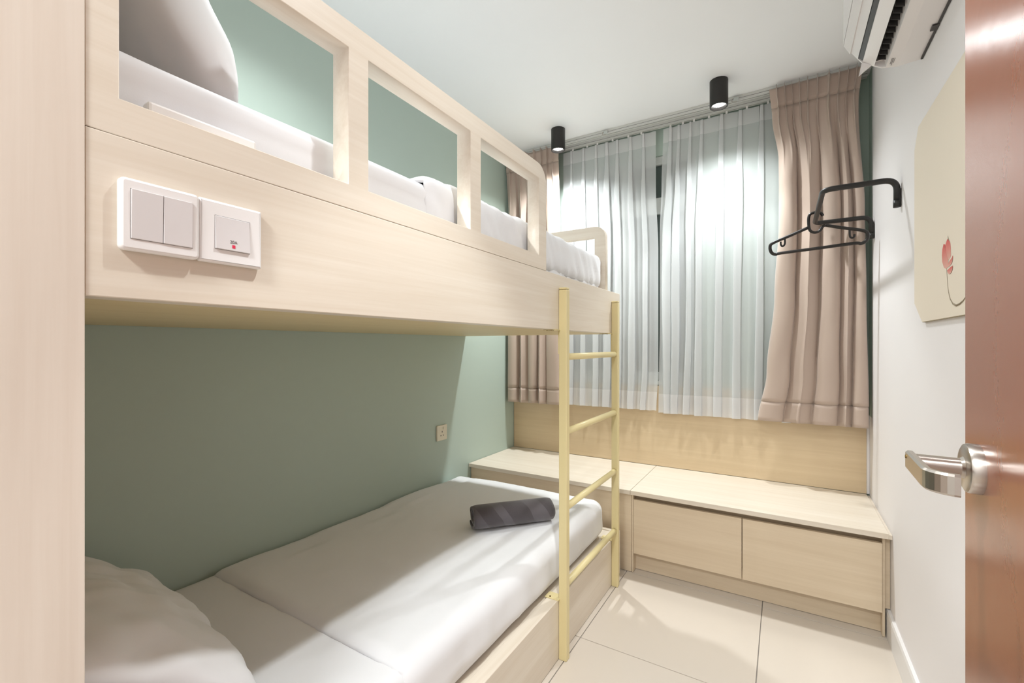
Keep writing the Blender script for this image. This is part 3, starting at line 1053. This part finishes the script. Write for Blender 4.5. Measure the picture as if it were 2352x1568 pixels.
# ================================================================== AIR CONDITIONER
ac = thing('air_conditioner', (XR, 1.80, 2.0), 'white split air conditioner unit high on the white wall above the picture', 'air conditioner')
AY0, AY1 = 1.00, 1.80
prof = [(XR - .001, 2.004), (.300, 2.000), (.272, 2.006), (.268, 2.030), (.246, 2.030), (.243, 2.017), (.214, 2.038), (.214, 2.062), (.203, 2.064), (.202, 2.052),
        (.184, 2.084), (.172, 2.115), (.172, 2.278), (.186, 2.290), (XR - .001, 2.290)]
prism('body', prof, 'y', AY0 + .006, AY1 - .006, M['ac'], ac)
solid = [(XR - .001, 2.006), (.300, 2.001), (.262, 2.008), (.214, 2.038), (.184, 2.084), (.172, 2.115), (.172, 2.278), (.186, 2.290), (XR - .001, 2.290)]
prism('end_cap', solid, 'y', AY1 - .006, AY1, M['ac'], ac, .001)
prism('end_cap', solid, 'y', AY0, AY0 + .006, M['ac'], ac, .001)
prism('front_panel', [(.171, 2.118), (.1655, 2.112), (.1655, 2.272), (.171, 2.280)], 'y', AY0 + .002, AY1 + .001, M['ac'], ac, .001)
prism('front_lip', [(.186, 2.082), (.170, 2.1125), (.1665, 2.1105), (.183, 2.079)], 'y', AY0 + .002, AY1 + .001, M['ac'], ac)
prism('dark_strip', [(.2035, 2.0525), (.2135, 2.0405), (.2135, 2.052), (.2035, 2.060)], 'y', AY0 + .02, AY1 - .014, M['acdark'], ac)
box('air_outlet', (.2465, .2675, AY0 + .02, AY1 - .014, 2.0285, 2.0298), M['dark'], ac)
for k in range(26):
    y = AY0 + .05 + k * .028
    prism('vane', [(.2468, y), (.2672, y + .012), (.2672, y + .014), (.2468, y + .002)], 'z', 2.014, 2.0283, M['acvane'], ac)
prism('fin', [(.212, 2.038), (.236, 2.022), (.2045, 1.998)], 'y', AY1 - .012, AY1 - .004, M['ac'], ac)
box('back_gap', (XR - .006, XR - .0008, AY0 + .02, AY1 - .012, 1.9995, 2.0045), M['acdark'], ac)
box('tab', (XR - .016, XR - .0012, 1.615, 1.640, 1.998, 2.002), M['acdark'], ac)
for k, (l, dx) in enumerate(((.030, 0), (.040, .0035), (.026, .007))):
    box('print', (.2785 + dx, .2795 + dx, AY1 - .055, AY1 - .055 + l, 2.0022, 2.0041), M['ink'], ac)

# ================================================================== CLOTHES RACK AND HANGER
rk = thing('wall_clothes_rack', (XR, 2.35, 1.64), 'black tubular wall rail bent into a U, mounted on the white wall', 'clothes rack')
zr, xr_, ya, yb = 1.735, .129, 2.082, 2.628
tube('bent_tube', smooth_path([(XR - .0115, ya, 1.655), (XR - .0115, ya, zr), (xr_, ya, zr), (xr_, yb, zr), (XR - .0115, yb, zr), (XR - .0115, yb, 1.655)], [0, .045, .040, .040, .045, 0], 8), .0102, M['black'], rk, 16)
for y in (ya, yb):
    box('wall_mount', (XR - .013, XR - .0006, y - .0085, y + .0085, 1.636, 1.700), M['black'], rk, .002, 1)
    tube('end_sleeve', [(XR - .0115, y, 1.635), (XR - .0115, y, 1.660)], .0112, M['black'], rk, 16)

hg = thing('clothes_hanger', (.12, 2.5, 1.58), 'black plastic coat hanger hanging on the wall rail', 'hanger')
HYY = 2.50
outer = [(.098, 1.690), (.029, 1.663), (-.044, 1.635), (-.056, 1.616), (-.050, 1.590), (-.033, 1.579), (-.012, 1.583), (.133, 1.590), (.268, 1.597), (.293, 1.593), (.311, 1.603), (.317, 1.626), (.304, 1.648), (.226, 1.672), (.165, 1.692)]
P3 = lambda L: [(a, HYY, b) for a, b in L]


def catmull(L, n=5):
    L = [Vector(p) for p in L]
    out = []
    for i in range(len(L) - 1):
        p0 = L[max(i - 1, 0)]; p1 = L[i]; p2 = L[i + 1]; p3 = L[min(i + 2, len(L) - 1)]
        for k in range(n):
            t = k / n
            out.append(.5 * (2 * p1 + (p2 - p0) * t + (2 * p0 - 5 * p1 + 4 * p2 - p3) * t * t + (3 * p1 - p0 - 3 * p2 + p3) * t ** 3))
    out.append(L[-1])
    return out


tube('body', catmull(P3(outer)), .0072, M['hanger'], hg, 12)
tube('hook', catmull(P3([(.165, 1.692), (.154, 1.688), (.142, 1.670), (.124, 1.664), (.106, 1.675), (.100, 1.701), (.100, 1.735), (.107, 1.752), (.129, 1.757), (.147, 1.750), (.154, 1.737)])), .0062, M['hanger'], hg, 12)
tube('strap_hook', catmull(P3([(.005, 1.653), (.005, 1.625), (-.004, 1.615), (-.011, 1.623), (-.0115, 1.638)])), .0042, M['hanger'], hg, 10)
tube('strap_hook', catmull(P3([(.253, 1.663), (.254, 1.631), (.262, 1.622), (.269, 1.627), (.270, 1.637)])), .0042, M['hanger'], hg, 10)

# ================================================================== LOTUS PICTURE
pc = thing('lotus_picture', (XR, 1.55, 1.21), 'cream board picture with cut corners showing a pink lotus bud', 'picture')
PX = XR - .0085
py0, py1, pz0, pz1 = 1.248, 1.848, 1.209, 1.804
octo = [(py1 - .09, pz0), (py1, pz0 + .062), (py1, pz1 - .055), (py1 - .048, pz1), (py0 + .048, pz1), (py0, pz1 - .055), (py0, pz0 + .062), (py0 + .09, pz0)]
prism('backing', octo, 'x', PX + .001, XR - .0006, M['picedge'], pc)
prism('face', [(1.548 + (a - 1.548) * .994, 1.5065 + (b - 1.5065) * .995) for a, b in octo], 'x', PX - .0006, PX + .001, M['picture'], pc)


def petal(pts, z0, z1, lift):
    bm = bmesh.new(); uvl = bm.loops.layers.uv.new('UVMap')
    vs = [bm.verts.new((PX - .0006 - lift, a, b)) for a, b in pts]
    f = bm.faces.new(vs)
    for lp in f.loops: lp[uvl].uv = (0, (lp.vert.co.z - z0) / (z1 - z0))
    o = obj('petal', bm, M['petal'], pc)


def from_zoom(L):
    """outline read off the photograph, turned into positions on the picture face"""
    th, f = R(31.2), 1030.0
    out = []
    for a, b in L:
        u, v = 2130 + a * 100 / 713, 520 + b * 220 / 1568
        xc = (u - 1176) / f; zc = (794 - v) / f
        k = PX / (-math.sin(th) + xc * math.cos(th))
        out.append(((math.cos(th) + xc * math.sin(th)) * k, 1.14 + zc * k))
    return out


for i, L in enumerate(([(345, 200), (330, 215), (305, 290), (300, 380), (320, 470), (350, 560), (395, 480), (392, 360), (385, 280), (370, 230)],
                       [(275, 285), (255, 370), (247, 470), (252, 580), (280, 670), (320, 695), (352, 650), (350, 560), (325, 450), (300, 350), (300, 295)],
                       [(425, 470), (412, 510), (375, 560), (355, 600), (345, 670), (385, 635), (415, 590), (428, 520)],
                       [(428, 640), (395, 660), (365, 690), (335, 720), (350, 765), (375, 780), (405, 750), (422, 700)])):
    z = [q[1] for q in from_zoom(L)]
    petal(from_zoom(L), min(z), max(z), .0003 + .0002 * i)
st = [(345, 150), (352, 200), (365, 240)]
cl_ = [(325, 690), (330, 800), (340, 930), (355, 1070), (385, 1190), (430, 1265), (480, 1290), (540, 1265), (600, 1210), (660, 1120)]
wd = [.0008, .0008, .0009, .001, .0013, .0018, .0024, .0022, .0016, .001]
tube('stem', [(PX - .0006, a, b) for a, b in from_zoom(cl_)], wd, M['stem'], pc, 8)
tube('petal_tip', [(PX - .0006, a, b) for a, b in from_zoom(st)], [.0004, .0014, .0006], M['stem'], pc, 8)
